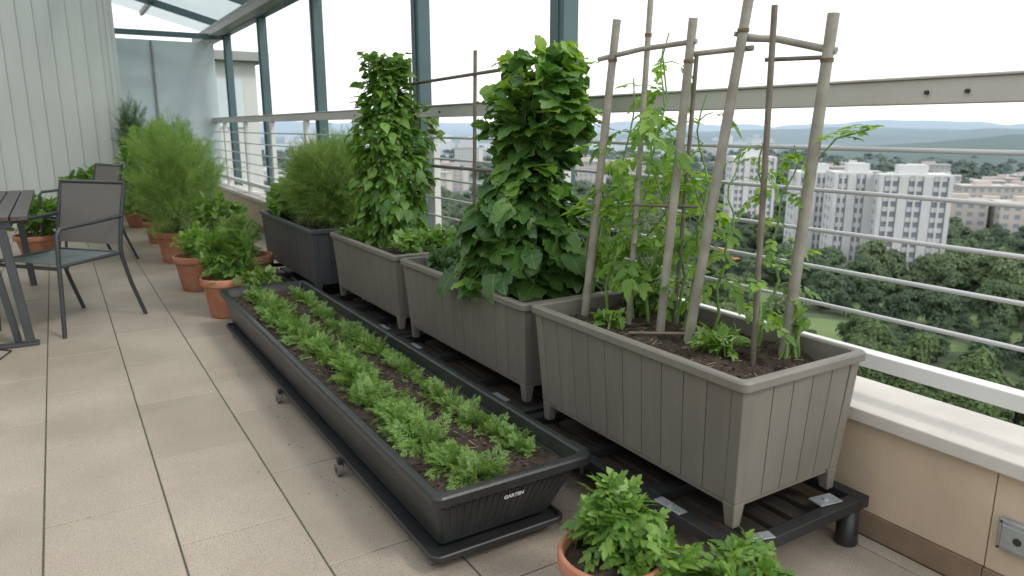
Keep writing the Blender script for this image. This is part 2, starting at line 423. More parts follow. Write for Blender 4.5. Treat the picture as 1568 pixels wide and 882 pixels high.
# ---------------------------------------------------------------- pergola frame
pg=empty("glazed_pergola"); XP=2.2
PY=[3.05,4.71,6.98,9.05,11.03]
g=MB()
for yy in PY:
    g.box(XP-.045,XP+.045,yy-.06,yy+.06,-.3,2.44)
    g.box(XP-.055,XP-.0455,yy-.02,yy+.02,-.3,2.44)
g.box(XP-.05,XP+.05,2.9,12.5,2.4405,2.53)
for yy in PY:
    g.beam((XP,yy,2.56),(-.6,yy,3.32),.06,.09)
g.box(.74,XP-.056,11.0,11.06,2.38,2.45)
g.box(.74,.80,10.99,11.05,-.0,2.379)
g.obj("steel_frame",[M_green],pg,.004)
g=MB(); g.box(XP-.24,XP-.12,2.9,12.4,2.42,2.50); g.box(XP-.2395,XP-.225,2.9,12.4,2.5005,2.54)
g.beam((1.3,2.9,2.83),(1.3,12.4,2.83),.05,.06); g.beam((.4,2.9,3.07),(.4,12.4,3.07),.05,.06)
g.obj("gutter",[M_gut],pg,.004)
m,nt,p=new("roof_glass")
tr=N(nt,'ShaderNodeBsdfTransparent'); tr.inputs[0].default_value=(.86,.91,.92,1); ms=N(nt,'ShaderNodeMixShader'); ms.inputs[0].default_value=.3
p.inputs['Base Color'].default_value=(.55,.62,.64,1); p.inputs['Roughness'].default_value=.2
nt.links.new(tr.outputs[0],ms.inputs[1]); nt.links.new(p.outputs[0],ms.inputs[2]); nt.links.new(ms.outputs[0],nt.nodes['Material Output'].inputs[0])
M_glass=m
g=MB(); g.beam((XP,7.7,2.62),(-.6,7.7,3.38),9.6,.008,up=(0,0,1)); g.obj("roof_glazing",[M_glass],pg)
M_frost=mat("frosted_glass",(.50,.59,.61),.25,.06,1.2)
gl=MB(); gl.box(.81,2.12,11.6,11.62,.0,2.39); gl.obj("frosted_end_panel",[M_frost],pg)
g=MB(); 
for xx in (.80,1.3): g.box(xx-.012,xx+.012,11.56,11.599,0,2.38)
g.obj("mullions",[M_gut],pg)

# cladding wall
w=empty("clad_wall")
g=MB(); g.box(-2.9,.72,10.65,10.9,0,3.5); g.obj("backing",[M_render],w)
g=MB(); x=-2.9
while x<.70:
    g.hexa([(x,10.617,0),(x+.167,10.602,0),(x+.167,10.648,0),(x,10.648,0),(x,10.617,3.5),(x+.167,10.602,3.5),(x+.167,10.648,3.5),(x,10.648,3.5)])
    x+=.168
g.box(.7,.745,10.59,10.91,0,3.5)
g.obj("vertical_boards",[M_clad],w,.003)
h=empty("house_facade")
g=MB(); g.box(-3.1,-2.91,-2.5,0.2,-.35,3.4); g.box(-3.1,-2.91,2.6,12.6,-.35,3.4); g.box(-3.1,-2.91,.2,2.6,2.2,3.4); g.obj("rendered_wall",[M_render],h)
g=MB(); g.box(-3.05,-2.98,.2,2.6,-.02,2.2); g.obj("sliding_door_glass",[M_frost],h)

# ---------------------------------------------------------------- planters
def soil(name,rect,z,parent,amp=.012,dens=900,straw=0):
    x0,x1,y0,y1=rect; nx=max(8,int((x1-x0)/.013)); ny=max(8,int((y1-y0)/.013)); g=MB(); vs=[];fs=[]
    def H(x,y): return noise.fractal(Vector((x*14,y*14,z*9)),1,2,4)*amp+abs(noise.noise(Vector((x*48,y*48,2))))*amp*.8
    for j in range(ny+1):
        for i in range(nx+1):
            x=x0+(x1-x0)*i/nx;y=y0+(y1-y0)*j/ny
            vs.append((x,y,z+H(x,y)))
    for j in range(ny):
        for i in range(nx): a=j*(nx+1)+i; fs.append((a,a+1,a+nx+2,a+nx+1))
    g.add(vs,fs,0,True)
    for _ in range(int(dens*(x1-x0)*(y1-y0))):
        x=R(x0+.01,x1-.01);y=R(y0+.01,y1-.01);s=R(.003,.008)*(1 if R(0,1)<.9 else 1.9)
        zz=z+H(x,y)+s*.3
        a=[(x+s*R(.5,1.1),y+s*R(-.3,.3),zz),(x,y+s*R(.5,1.1),zz),(x-s*R(.5,1.1),y,zz),(x,y-s*R(.5,1.1),zz),(x,y,zz+s*R(.4,.9)),(x,y,zz-s)]
        g.add(a,[(0,1,4),(1,2,4),(2,3,4),(3,0,4),(1,0,5),(2,1,5),(3,2,5),(0,3,5)],1)
    for _ in range(straw):
        x=R(x0+.03,x1-.03);y=R(y0+.03,y1-.03);a=R(0,6.28);l=R(.01,.035);zz=z+H(x,y)+.005
        g.beam((x,y,zz),(x+l*math.cos(a),y+l*math.sin(a),zz+R(-.004,.008)),.0022,.0012,2)
    return g.obj(name,[M_soil,M_crumb,M_straw],parent)

def planter(rim,zt,zf,mt,nb_long,nb_end,soilz):
    x0,x1,y0,y1=rim; P=empty("planter_box")
    t=(x0+.018,x1-.018,y0+.018,y1-.018,zt-.028); zb=zf+.07
    b=(x0+.04,x1-.04,y0+.04,y1-.04,zb)
    def lerp(a,c,k): return a+(c-a)*k
    g=MB()
    def corner(rect,u,v): return (lerp(rect[0],rect[1],u),lerp(rect[2],rect[3],v),rect[4])
    def shr(r,d): return (r[0]+d,r[1]-d,r[2]+d,r[3]-d,r[4])
    ti,bi=shr(t,.010),shr(b,.010)
    inner=MB(); inner.hexa([corner(bi,0,0),corner(bi,1,0),corner(bi,1,1),corner(bi,0,1),
        (ti[0],ti[2],soilz-.05),(ti[1],ti[2],soilz-.05),(ti[1],ti[3],soilz-.05),(ti[0],ti[3],soilz-.05)])
    inner.obj("inner_shell",[M_inner],P)
    cw=.035
    Lx=t[1]-t[0];Ly=t[3]-t[2]
    for side in (0,1):
        for i in range(nb_long):
            v0=cw/Ly+(1-2*cw/Ly)*i/nb_long; v1=cw/Ly+(1-2*cw/Ly)*(i+1)/nb_long; gp=.0014/Ly
            d=.012 if side==0 else -.012
            pb0=corner(b,side,v0+gp);pb1=corner(b,side,v1-gp);pt0=corner(t,side,v0+gp);pt1=corner(t,side,v1-gp)
            a=[pb0,(pb0[0]+d,pb0[1],pb0[2]),(pb1[0]+d,pb1[1],pb1[2]),pb1,pt0,(pt0[0]+d,pt0[1],pt0[2]),(pt1[0]+d,pt1[1],pt1[2]),pt1]
            if side: a=[a[1],a[0],a[3],a[2],a[5],a[4],a[7],a[6]]
            g.hexa(a)
        for i in range(nb_end):
            v0=cw/Lx+(1-2*cw/Lx)*i/nb_end; v1=cw/Lx+(1-2*cw/Lx)*(i+1)/nb_end; gp=.0014/Lx
            d=.012 if side==0 else -.012
            pb0=corner(b,v0+gp,side);pb1=corner(b,v1-gp,side);pt0=corner(t,v0+gp,side);pt1=corner(t,v1-gp,side)
            a=[pb0,pb1,(pb1[0],pb1[1]+d,pb1[2]),(pb0[0],pb0[1]+d,pb0[2]),pt0,pt1,(pt1[0],pt1[1]+d,pt1[2]),(pt0[0],pt0[1]+d,pt0[2])]
            if side: a=[a[3],a[2],a[1],a[0],a[7],a[6],a[5],a[4]]
            g.hexa(a)
    g.obj("panel_boards",[mt],P,.0016,seg=2)
    g=MB()
    for sx in (0,1):
        for sy in (0,1):
            def pt(rect,dx,dy,z):
                X=(rect[0]-.003+dx) if sx==0 else (rect[1]+.003-dx); Y=(rect[2]-.003+dy) if sy==0 else (rect[3]+.003-dy); return (X,Y,z)
            w1=cw+.002
            def seg(za,ra_,zc,rc,wa,wc):
                lo=[pt(ra_,0,0,za),pt(ra_,wa,0,za),pt(ra_,wa,wa,za),pt(ra_,0,wa,za)]
                hi=[pt(rc,0,0,zc),pt(rc,wc,0,zc),pt(rc,wc,wc,zc),pt(rc,0,wc,zc)]
                if sx!=sy: lo=lo[::-1];hi=hi[::-1]
                g.hexa(lo+hi)
            seg(zb,b,zt-.028,t,w1,w1)
            bb=(b[0]+.004,b[1]-.004,b[2]+.004,b[3]-.004,zf)
            seg(zf,bb,zb-.0005,b,w1*.75,w1*1.15)
    g.obj("corner_legs",[mt],P,.003)
    g=MB()
    g.loft((b[0]+.004,b[1]-.004,b[2]+.004,b[3]-.004),[(0,zb-.012),(0,zb+.0),(.02,zb+.0),(.02,zb-.012),(0,zb-.012)],.008,2)
    g.obj("bottom_band",[mt],P)
    g=MB()
    g.loft((x0,x1,y0,y1),[(.017,zt-.030),(.004,zt-.029),(0,zt-.026),(0,zt-.006),(.004,zt-.001),(.010,zt),(.022,zt),(.028,zt-.004),(.031,zt-.03),(.034,soilz-.04)],.022,5)
    g.obj("rim",[mt],P)
    soil("soil",(x0+.032,x1-.032,y0+.032,y1-.032),soilz,P,amp=.020,dens=1800,straw=90)
    return P
planter((1.36,1.87,1.11,2.07),.59,.165,M_plg,10,5,.532)
planter((1.385,1.89,2.15,3.29),.567,.165,M_plg,11,5,.520)
planter((1.385,1.89,3.36,4.38),.567,.165,M_plg,10,5,.520)
planter((1.30,1.81,4.50,5.85),.567,.14,M_pld,11,5,.520)

def stand(x0,x1,y0,y1,z,plates=()):
    S=empty("planter_stand"); g=MB()
    for xx in (x0,x1-.04):
        g.box(xx,xx+.04,y0,y1,z-.035,z)
    for yy in np.linspace(y0,y1-.04,4):
        g.box(x0+.0405,x1-.0405,yy,yy+.04,z-.034,z-.001)
    g.obj("frame",[M_black],S,.003)
    g=MB()
    for xx in (x0+.03,x1-.03):
        for yy in (y0+.04,y1-.04):
            g.lathe((xx,yy,0),[(0,.002),(.030,.002),(.034,.008),(.031,.03),(.029,z-.0355),(0,z-.0355)],16)
    g.obj("feet",[M_blackpl],S)
    g=MB()
    for xx in np.arange(x0+.06,x1-.1,.085): g.box(xx,xx+.06,y0+.045,y1-.05,z-.055,z-.036)
    g.obj("slats",[M_wood],S,.002)
    g=MB()
    for (px,py,l,wd,a) in plates:
        c,s=math.cos(a),math.sin(a)
        q=[(px+dx*c-dy*s,py+dx*s+dy*c) for dx,dy in((-wd,-l),(wd,-l),(wd,l),(-wd,l))]
        g.hexa([(a_[0],a_[1],z+.001) for a_ in q]+[(a_[0],a_[1],z+.005) for a_ in q])
        g.tube([(px,py,z+.005),(px,py,z+.010)],.008,10)
    if plates: g.obj("zinc_clips",[M_plate],S,.0015)
stand(1.335,1.885,1.07,2.10,.160,[(1.352,1.33,.05,.016,0),(1.44,1.092,.035,.016,1.3),(1.352,2.02,.05,.016,0),(1.75,1.12,.04,.025,1.4)])
stand(1.36,1.90,2.13,3.32,.160,[(1.378,2.30,.05,.015,0),(1.378,3.1,.05,.015,0)])
stand(1.36,1.90,3.35,4.40,.160,[(1.378,3.5,.05,.015,0)])
stand(1.28,1.83,4.48,5.88,.135)

# ---------------------------------------------------------------- trough
tr=empty("long_planter_trough"); rect=(.735,1.26,1.56,4.52)
g=MB()
g.loft(rect,[((.045,.125,.065,.07),.072),((.040,.118,.060,.065),.078),((.022,.045,.028,.03),.205),(.024,.213),(.012,.215),(.002,.219),(0,.226),(0,.244),(.004,.250),(.012,.252),(.024,.252),(.031,.247),(.034,.235),(.048,.19),(.06,.14)],.03,5,cap0=True)
g.obj("shell",[M_blackpl],tr)
g=MB()
for i in range(19):
    u=i/18; xb=.79+(1.13-.79)*u; xt=.775+(1.195-.775)*u
    g.hexa([(xb-.005,1.617,.085),(xb+.005,1.617,.085),(xb+.005,1.626,.085),(xb-.005,1.626,.085),(xt-.006,1.586,.200),(xt+.006,1.586,.200),(xt+.006,1.596,.200),(xt-.006,1.596,.200)])
g.obj("end_ribs",[M_blackpl],tr,.002)
g=MB()
g.box(1.2605,1.285,1.62,1.70,.205,.238); g.box(1.262,1.278,1.63,1.69,.15,.2045); g.box(1.2605,1.28,4.38,4.46,.205,.238)
g.obj("side_clips",[M_blackpl],tr,.004)
soil("soil",(.782,1.213,1.607,4.473),.196,tr,amp=.014,dens=2200,straw=160)
g=MB()
g.loft((.735,1.175,1.578,4.40),[(.03,.045),(.004,.048),(0,.052),(0,.064),(.003,.067),(.010,.067),(.013,.056),(.03,.056)],.03,5,cap0=True,cap1=True)
for xx in (.76,1.11): g.box(xx,xx+.04,1.62,4.36,.022,.0445)
g.obj("rolling_tray",[M_black],tr)
g=MB(); gw=MB()
for (xx,yy) in ((.722,2.31),(.722,3.12),(.77,1.66),(1.12,1.66),(.77,4.3),(1.12,4.3),(1.18,2.7)):
    gw.tube([(xx-.012,yy,.0235),(xx+.008,yy,.0235)],.022,16)
    g.tube([(xx-.0135,yy,.0235),(xx-.0122,yy,.0235)],.009,10); g.box(xx-.006,xx+.012,yy-.012,yy+.012,.046,.062)
    g.box(xx+.009,xx+.012,yy-.012,yy+.012,.02,.0455)
gw.obj("castor_wheels",[M_mesh],tr); g.obj("castor_forks",[M_black],tr)
cu=bpy.data.curves.new("label",'FONT'); cu.body="GARTEN"; cu.size=.017; cu.extrude=.0004; cu.align_x='CENTER'; cu.offset=.0006
lo=bpy.data.objects.new("label",cu); link(lo); lo.parent=tr; lo.location=(.995,1.5885,.175); lo.rotation_euler=(math.radians(90+15),0,0)
cu.materials.append(mat("white_print",(.6,.6,.6),.5))
def seedrow(X,w,hh,npl,y0=1.70,y1=4.42):
    lm=LM()
    for i in range(npl):
        y=y0+(y1-y0)*(i+R(-.4,.4))/npl
        big=R(.65,1.25)*(1 if R(0,1)>.14 else .5)
        if R(0,1)<.04: continue
        x=X+R(-.024,.024)*w+.010*math.sin(y*5)
        for t in T_fine:
            n=4
            a=rng.uniform(0,2*math.pi,n); el=rng.uniform(.15,1.35,n)
            D=np.stack([np.cos(a)*np.cos(el)*w,np.sin(a)*np.cos(el)*w,np.sin(el)*1.1],1)
            P=np.tile([[x,y,.200]],(n,1))+rng.normal(size=(n,3))*np.array([.012*w,.012,.002])
            lm.add(t,P,D,np.tile([[0,0,1.]],(n,1))+rng.normal(size=(n,3))*.45,rng.uniform(.05,.092,n)*big*hh,rng.uniform(.1,.9,n))
    lm.obj("seedling_row",[L_seed])
seedrow(.915,1.05,1.05,80)
seedrow(1.13,.75,.74,66,1.72,4.35)

# ---------------------------------------------------------------- terracotta pots
def pot(x,y,r,hh):
    g=MB(); rb=r*.68; P=empty("terracotta_pot")
    g.lathe((x,y,0),[(0,.002),(rb*.96,.002),(rb,.008),(r*.9,hh*.80),(r*.905,hh*.81),(r*1.0,hh*.815),(r*1.01,hh*.84),(r*1.01,hh*.97),(r*.985,hh),(r*.92,hh),(r*.9,hh*.97),(r*.86,hh*.8)],36)
    g.obj("pot_body",[M_terra],P)
    g=MB(); g.lathe((x,y,0),[(r*.885,hh*.86),(r*.6,hh*.88),(r*.3,hh*.89),(0.001,hh*.9)],20); g.obj("pot_soil",[M_soil],P)
pot(.84,4.86,.155,.26); pot(.80,5.80,.155,.265); pot(1.11,5.40,.165,.30)
pot(.83,7.15,.16,.28); pot(.84,8.45,.15,.24); pot(.82,10.0,.22,.2); pot(-.22,7.9,.2,.24)
pot(1.03,1.20,.130,.205); pot(1.255,.965,.10,.13); pot(1.15,6.6,.16,.26)

bush("potted_herb",(.87,4.88,.39),(.15,.15,.15),T_bip,260,(.08,.13),L_herb,base=(.84,4.86,.24),gapt=-.1,up=.7)
bush("potted_herb",(.83,5.82,.355),(.16,.16,.12),T_se,260,(.035,.065),L_tom,base=(.80,5.8,.24),gapt=-.12)
bush("potted_herb",(1.04,5.45,.42),(.15,.15,.13),T_bip,170,(.07,.12),L_fea,base=(1.11,5.4,.27),gapt=-.1)
bush("trailing_herb",(1.0,4.60,.27),(.10,.09,.05),T_bip,70,(.07,.11),L_seed,base=(1.0,4.52,.2))
bush("feathery_shrub",(.86,7.15,.70),(.33,.38,.46),T_fea,1500,(.13,.26),L_fea,base=(.83,7.15,.25),up=1.1,nst=22,gapt=-.15,lump=.5)
bush("feathery_shrub",(.95,7.8,.85),(.28,.3,.42),T_fea,900,(.13,.25),L_herb,base=(.84,8.4,.22),up=1.3,nst=14,gapt=-.12)
bush("leafy_shrub",(.80,8.5,.62),(.32,.30,.40),T_ov,600,(.06,.12),L_col,base=(.84,8.45,.2),up=.5)
bush("leafy_shrub",(.45,9.9,.50),(.42,.3,.26),T_ov,500,(.08,.15),L_herb,base=(.82,10,.2),up=.4)
bush("leafy_shrub",(1.0,9.8,.80),(.33,.3,.42),T_ov,600,(.07,.13),L_tom,base=(.82,10,.2),up=.5)
bush("conifer_shrub",(.86,10.45,1.0),(.17,.17,.55),T_fea,700,(.12,.2),L_dark,base=(.9,10.5,.2),up=1.2)
bush("leafy_shrub",(1.25,8.9,.7),(.35,.35,.45),T_fea,900,(.12,.22),L_fea,base=(1.2,8.9,.0),up=.9)
bush("potted_herb",(-.2,7.9,.42),(.25,.25,.18),T_se,330,(.06,.12),L_herb,base=(-.22,7.9,.22))
bush("potted_herb",(1.15,6.6,.45),(.2,.2,.2),T_se,330,(.06,.1),L_herb,base=(1.15,6.6,.25))
# foreground herbs
bush("lettuce_plant",(1.07,1.22,.255),(.092,.092,.092),T_tom,150,(.05,.085),L_herb,base=(1.04,1.2,.18),curl=.35,gapt=-.12)
bush("lettuce_plant",(1.09,1.11,.205),(.085,.07,.05),T_tom,90,(.045,.075),L_tom,base=(1.04,1.2,.17),curl=.35,gapt=-.1)
bush("lettuce_plant",(1.245,.985,.175),(.13,.09,.055),T_tom,150,(.045,.08),L_herb,base=(1.255,.965,.12),curl=.35,gapt=-.1)

# planter 4 contents
bush("feathery_shrub",(1.585,4.95,.82),(.26,.32,.28),T_fea,2300,(.13,.24),L_fea,base=(1.58,4.95,.5),up=1.0,nst=26,lump=.3,gapt=-.18)
bush("leafy_herb",(1.46,5.52,.66),(.17,.24,.16),T_ov,330,(.06,.11),L_herb,base=(1.5,5.5,.5))
bush("low_herb",(1.66,3.55,.59),(.19,.15,.08),T_se,260,(.04,.07),L_herb,base=(1.66,3.6,.5))
bush("low_herb",(1.60,3.12,.57),(.16,.13,.07),T_se,180,(.04,.07),L_dark,base=(1.6,3.1,.5))
bush("low_herb",(1.55,4.22,.57),(.14,.11,.07),T_se,130,(.04,.07),L_herb,base=(1.6,4.2,.5))

def column(name,base,top,rf,ts,count,size,mats,mi_fn,droop,curl,nst=5,par=None,lump=.6,gapt=-.2):
    lm=LM(); st=MB(); b=np.array(base);t=np.array(top); sv=Vector((R(0,50),R(0,50),0))
    for tt in pick(ts):
        cnt=count//len(pick(ts)); rows=[[] for _ in mats]
        for _ in range(cnt*3):
            h=random.random(); a=R(0,2*math.pi); k=R(.2,1)**.55
            l=1+lump*noise.noise(Vector((math.cos(a)*1.4,math.sin(a)*1.4,h*6))+sv)
            if noise.noise(Vector((math.cos(a)*2.2*k,math.sin(a)*2.2*k,h*11))+sv)<gapt: continue
            c=b+(t-b)*h; r=rf(h)*k*l
            p=c+np.array([math.cos(a)*r,math.sin(a)*r,R(-.02,.02)])
            d=np.array([math.cos(a)+R(-.7,.7),math.sin(a)+R(-.7,.7),droop(h)+R(-.5,.5)])
            n=np.array([math.cos(a)*.6,math.sin(a)*.6,1])+rng.normal(size=3)*.4
            rows[mi_fn(h,k)].append((p,d,n,R(*size)*(1.0-.3*h)))
            if sum(map(len,rows))>=cnt: break
        for mi,rw in enumerate(rows):
            if rw:
                P,D,Nn,S=map(np.array,zip(*rw)); D=D/np.linalg.norm(D,axis=1,keepdims=True)
                lm.add(tt,P-D*S[:,None]*.4,D,Nn,S,rng.uniform(0,curl*2,len(P)),mi)
    for i in range(nst):
        pts=[];a=R(0,6.3)
        for q in np.linspace(-.03,.93,9):
            c=b+(t-b)*q; rr=rf(max(q,0))*.3
            pts.append((c[0]+rr*math.cos(a+q*2),c[1]+rr*math.sin(a+q*2),c[2]))
        st.tube(pts,list(np.linspace(.009,.003,9)),6)
    return lm.obj(name,mats+[M_stem],par,st)
column("broad_leaf_vegetable_plant",(1.655,2.56,.56),(1.70,2.50,1.49),lambda h:.26-.10*h+.045*math.sin(h*9),T_lob,900,(.08,.145),[L_big,L_bigtop],
       lambda h,k:1 if (random.random()<max(0.04,h-.35)*1.0) else 0,lambda h:-.55+.9*h,.35)
column("climbing_bean_plant",(1.655,3.95,.52),(1.64,4.0,1.60),lambda h:.13+.115*math.sin(min(h*1.2,1)*2.6)*1.0-.06*h,T_ov,2000,(.055,.10),[L_col,L_herb],
       lambda h,k:random.random()<.35,lambda h:-.9+1.1*h,.3,lump=.7,gapt=-.35)
t=empty("plant_trellis"); g=MB()
g.tube([(1.85,3.36,.5),(1.86,3.34,1.58)],.010,8); g.tube([(1.86,3.05,1.47),(1.84,4.15,1.45)],.009,8); g.tube([(1.86,3.15,.985),(1.84,4.15,.98)],.009,8)
g.tube([(1.84,4.1,.5),(1.84,4.1,1.6)],.010,8)
g.obj("stakes",[M_poled],t)
bush("leafy_herb",(1.74,2.10,.85),(.06,.10,.3),T_ov,90,(.05,.08),L_tom,base=(1.72,2.2,.52),gapt=-.1)

# ---------------------------------------------------------------- tomato planter
tl=empty("bamboo_stake_trellis"); g=MB()
poles=[((1.55,2.0,.5),(1.58,1.90,1.538),.0140),((1.62,1.84,.5),(1.64,1.81,1.62),.0100),((1.63,1.695,.5),(1.65,1.634,1.516),.0145),
       ((1.63,1.57,.5),(1.70,1.467,1.60),.0155),((1.79,1.33,.5),(1.80,1.272,1.497),.0165)]
for a,b,r in poles:
    a=Vector(a);b=Vector(b); k=9
    g.tube([a+(b-a)*i/k for i in range(k+1)],[r*(1.05 if i%3==0 else 1)*(1-.08*i/k) for i in range(k+1)],12)
g.tube([(1.565,1.97,1.42),(1.60,1.80,1.44),(1.655,1.62,1.45)],.008,8)
g.tube([(1.66,1.66,1.415),(1.70,1.54,1.42),(1.715,1.46,1.42)],.008,8)
g.tube([(1.71,1.50,1.45),(1.74,1.40,1.44),(1.80,1.30,1.41),(1.81,1.26,1.40)],.010,8)
g.tube([(1.68,1.50,1.46),(1.83,1.42,1.44),(1.85,1.30,1.41)],.007,8)
g.obj("thick_stakes",[M_pole],tl)
g=MB()
g.tube([(1.665,1.338,.5),(1.70,1.384,1.523)],.0085,8); g.tube([(1.74,1.74,.5),(1.76,1.72,1.42)],.007,8)
g.tube([(1.72,1.42,1.385),(1.80,1.28,1.385)],.006,8); g.tube([(1.60,1.82,.95),(1.70,1.62,.955)],.005,8)
g.tube([(1.52,1.72,.545),(1.66,1.52,.57)],.006,8)
g.obj("thin_stakes",[M_poled],tl)
g=MB()
for a,b,r in poles:
    a=Vector(a);b=Vector(b)
    for f in (.88,): 
        p=a+(b-a)*f; 
        for q in (-.004,0,.004): g.tube([(p.x+ (r+.0012)*math.cos(k),p.y+(r+.0012)*math.sin(k),p.z+q) for k in np.linspace(0,6.28,11)],.0014,4)
g.obj("twine_ties",[M_straw],tl)

def tomato(paths,size,name="tomato_plant",taper=.5,low=0):
    lm=LM(); st=MB()
    for base,top,n in paths:
        base=Vector(base);top=Vector(top); pts=[]; sv=R(0,99); k=14
        for i in range(k+1):
            f=i/k; p=base.lerp(top,f)+Vector((noise.noise(Vector((sv,f*4,0))),noise.noise(Vector((sv,f*4,7))),0))*.07*min(1,f*3+.1); pts.append(p)
        st.tube(pts,list(np.linspace(.006,.0022,k+1)),6)
        nodes=[min(.98,(j+R(.2,.8))/(n/2.2)) for j in range(int(n/2.2))]
        for f in nodes:
          if f<low: continue
          for _ in range(random.choice((1,2,2,3))):
            q=f*k; i=min(int(q),k-1); p=pts[i].lerp(pts[i+1],q-i)
            a=R(0,6.28); sc=R(*size)*(1-taper*f*.6)
            d=Vector((math.cos(a),math.sin(a),R(-.1,.7)))
            e=p+d.normalized()*sc*R(.3,.7)
            st.tube([p,(p+e)/2+Vector((0,0,.006)),e],[.0022,.0018,.0014],4)
            d2=d+Vector((0,0,-.45))
            lm.add(random.choice(T_tom),[tuple(e)],[tuple(d2)],[(R(-.5,.5),R(-.5,.5),1)],sc,R(.1,.7),0)
            if random.random()<.45:
                d3=Vector((d.x+R(-.8,.8),d.y+R(-.8,.8),R(-.2,.6)))
                lm.add(random.choice(T_tom),[tuple((p+e)/2)],[tuple(d3)],[(R(-.3,.3),R(-.3,.3),1)],sc*.65,R(.1,.6),0)
    return lm.obj(name,[L_tom,M_stem],None,st)
tomato([((1.62,1.95,.52),(1.66,1.90,1.36),24),((1.70,1.9,.52),(1.74,1.86,1.47),28),((1.68,1.80,.52),(1.68,1.76,1.49),28),((1.76,1.92,.52),(1.82,1.9,1.2),30),((1.77,1.76,.52),(1.82,1.72,1.15),28)],(.08,.145),low=.14)
tomato([((1.72,1.68,.52),(1.74,1.64,1.30),24),((1.77,1.60,.52),(1.82,1.57,1.10),22)],(.07,.12),low=.16)
tomato([((1.69,1.36,.52),(1.71,1.40,1.22),18),((1.78,1.42,.52),(1.80,1.36,1.15),18)],(.06,.105),low=.18)
lm=LM(); st=MB(); pth=[(1.80,1.29,1.10),(1.83,1.25,1.17),(1.87,1.22,1.185),(1.90,1.18,1.20)]
st.tube(pth,.003,5)
for p in pth[1:]:
    for _ in range(3):
        a=R(0,6.28); lm.add(random.choice(T_tom),[p],[(math.cos(a),math.sin(a),.25)],[(0,0,1)],R(.06,.09),.3,0)
lm.obj("tomato_shoot",[L_tom,M_stem],None,st)
bush("young_seedling",(1.62,1.42,.575),(.065,.07,.025),T_fern,44,(.05,.08),L_herb,base=(1.62,1.42,.53))
bush("young_seedling",(1.52,1.82,.575),(.045,.055,.03),T_se,26,(.03,.055),L_tom,base=(1.52,1.82,.53))
bush("young_seedling",(1.81,1.31,.64),(.03,.03,.05),T_ov,7,(.055,.07),L_tom,base=(1.79,1.31,.54))
bush("low_herb",(1.78,1.95,.62),(.08,.10,.1),T_ov,90,(.04,.07),L_col,base=(1.78,1.95,.52))
M_fl=mat("orange_petal",(.75,.14,.02),.5)
T_pet=T().leaf(OVATE,.1).fin(); lm=LM()
for c in ((1.83,1.63,.80),(1.85,1.60,.775),(1.84,1.66,.77)):
    for k in range(9):
        a=k*.7; lm.add(T_pet,[c],[(math.cos(a),math.sin(a),.4)],[(0,0,1)],.028,.2,0)
lm.obj("orange_flower",[M_fl])

# ---------------------------------------------------------------- furniture
def chair(cx,cy,ang):
    C=empty("garden_armchair",(cx,cy,0)); C.rotation_euler.z=ang
    g=MB()
    for sy in (.26,-.26):
        g.tube([(.25,sy,.0),(.235,sy,.22),(.225,sy,.42),(.215,sy,.60),(.19,sy,.632),(-.05,sy,.645),(-.245,sy,.66)],.0125,8)
        g.tube([(-.35,sy*1.02,.0),(-.27,sy,.22),(-.22,sy,.40),(-.215,sy,.46),(-.25,sy,.66),(-.30,sy,.86)],.0125,8)
    g.tube([(-.30,-.26,.86),(-.30,.26,.86)],.0125,8); g.tube([(.228,-.26,.405),(.228,.26,.405)],.011,8); g.tube([(-.215,-.26,.43),(-.215,.26,.43)],.011,8)
    for sy in (.255,-.255): g.tube([(.228,sy,.415),(-.215,sy,.43)],.011,8)
    g.obj("frame",[M_frame],C)
    g=MB(); 
    for i in range(6):
        a=-.215+.44*i/6;b=-.215+.44*(i+1)/6
        za=.432-.012*math.sin(math.pi*i/6);zb=.432-.012*math.sin(math.pi*(i+1)/6)
        g.hexa([(a,-.243,za-.004),(b,-.243,zb-.004),(b,.243,zb-.004),(a,.243,za-.004),(a,-.243,za),(b,-.243,zb),(b,.243,zb),(a,.243,za)])
    g.obj("seat",[M_seat],C)
    g=MB(); g.hexa([(-.222,-.247,.48),(-.218,-.247,.48),(-.218,.247,.48),(-.222,.247,.48),(-.296,-.247,.85),(-.292,-.247,.85),(-.292,.247,.85),(-.296,.247,.85)]); g.obj("backrest",[M_mesh],C)
    return C
chair(-.054,5.162,math.atan2(-.64,-.76))
chair(.12,7.6,math.radians(200))
tb=empty("garden_table"); g=MB(); x=-1.1
while x<-.22:
    g.box(x,x+.078,4.72,6.7,.705,.73); x+=.085
g.obj("top_slats",[M_table],tb,.003)
g=MB(); g.box(-1.09,-.25,4.75,4.79,.665,.704); g.box(-1.09,-.25,6.6,6.64,.665,.704); g.box(-.29,-.25,4.7905,6.5995,.665,.704)
g.beam((-.30,4.77,.664),(-.24,4.74,.02),.045,.03,up=(0,1,0)); g.beam((-.38,4.79,.664),(-.30,4.80,.02),.035,.03,up=(0,1,0))
g.box(-.95,-.2,4.72,4.79,.0,.0195); g.beam((-1.0,4.77,.664),(-.95,4.76,.02),.045,.03,up=(0,1,0))
g.beam((-.30,6.62,.664),(-.26,6.62,.0),.045,.03,up=(0,1,0)); g.beam((-1.0,6.62,.664),(-1.0,6.62,.0),.045,.03,up=(0,1,0))
g.obj("legs",[M_frame],tb,.003)
g=MB(); g.tube([(-.8,4.3,.005),(-.5,4.35,.005),(-.38,4.5,.005),(-.33,4.66,.005),(-.45,4.8,.005)],.004,6); g.obj("power_cord",[M_dark])

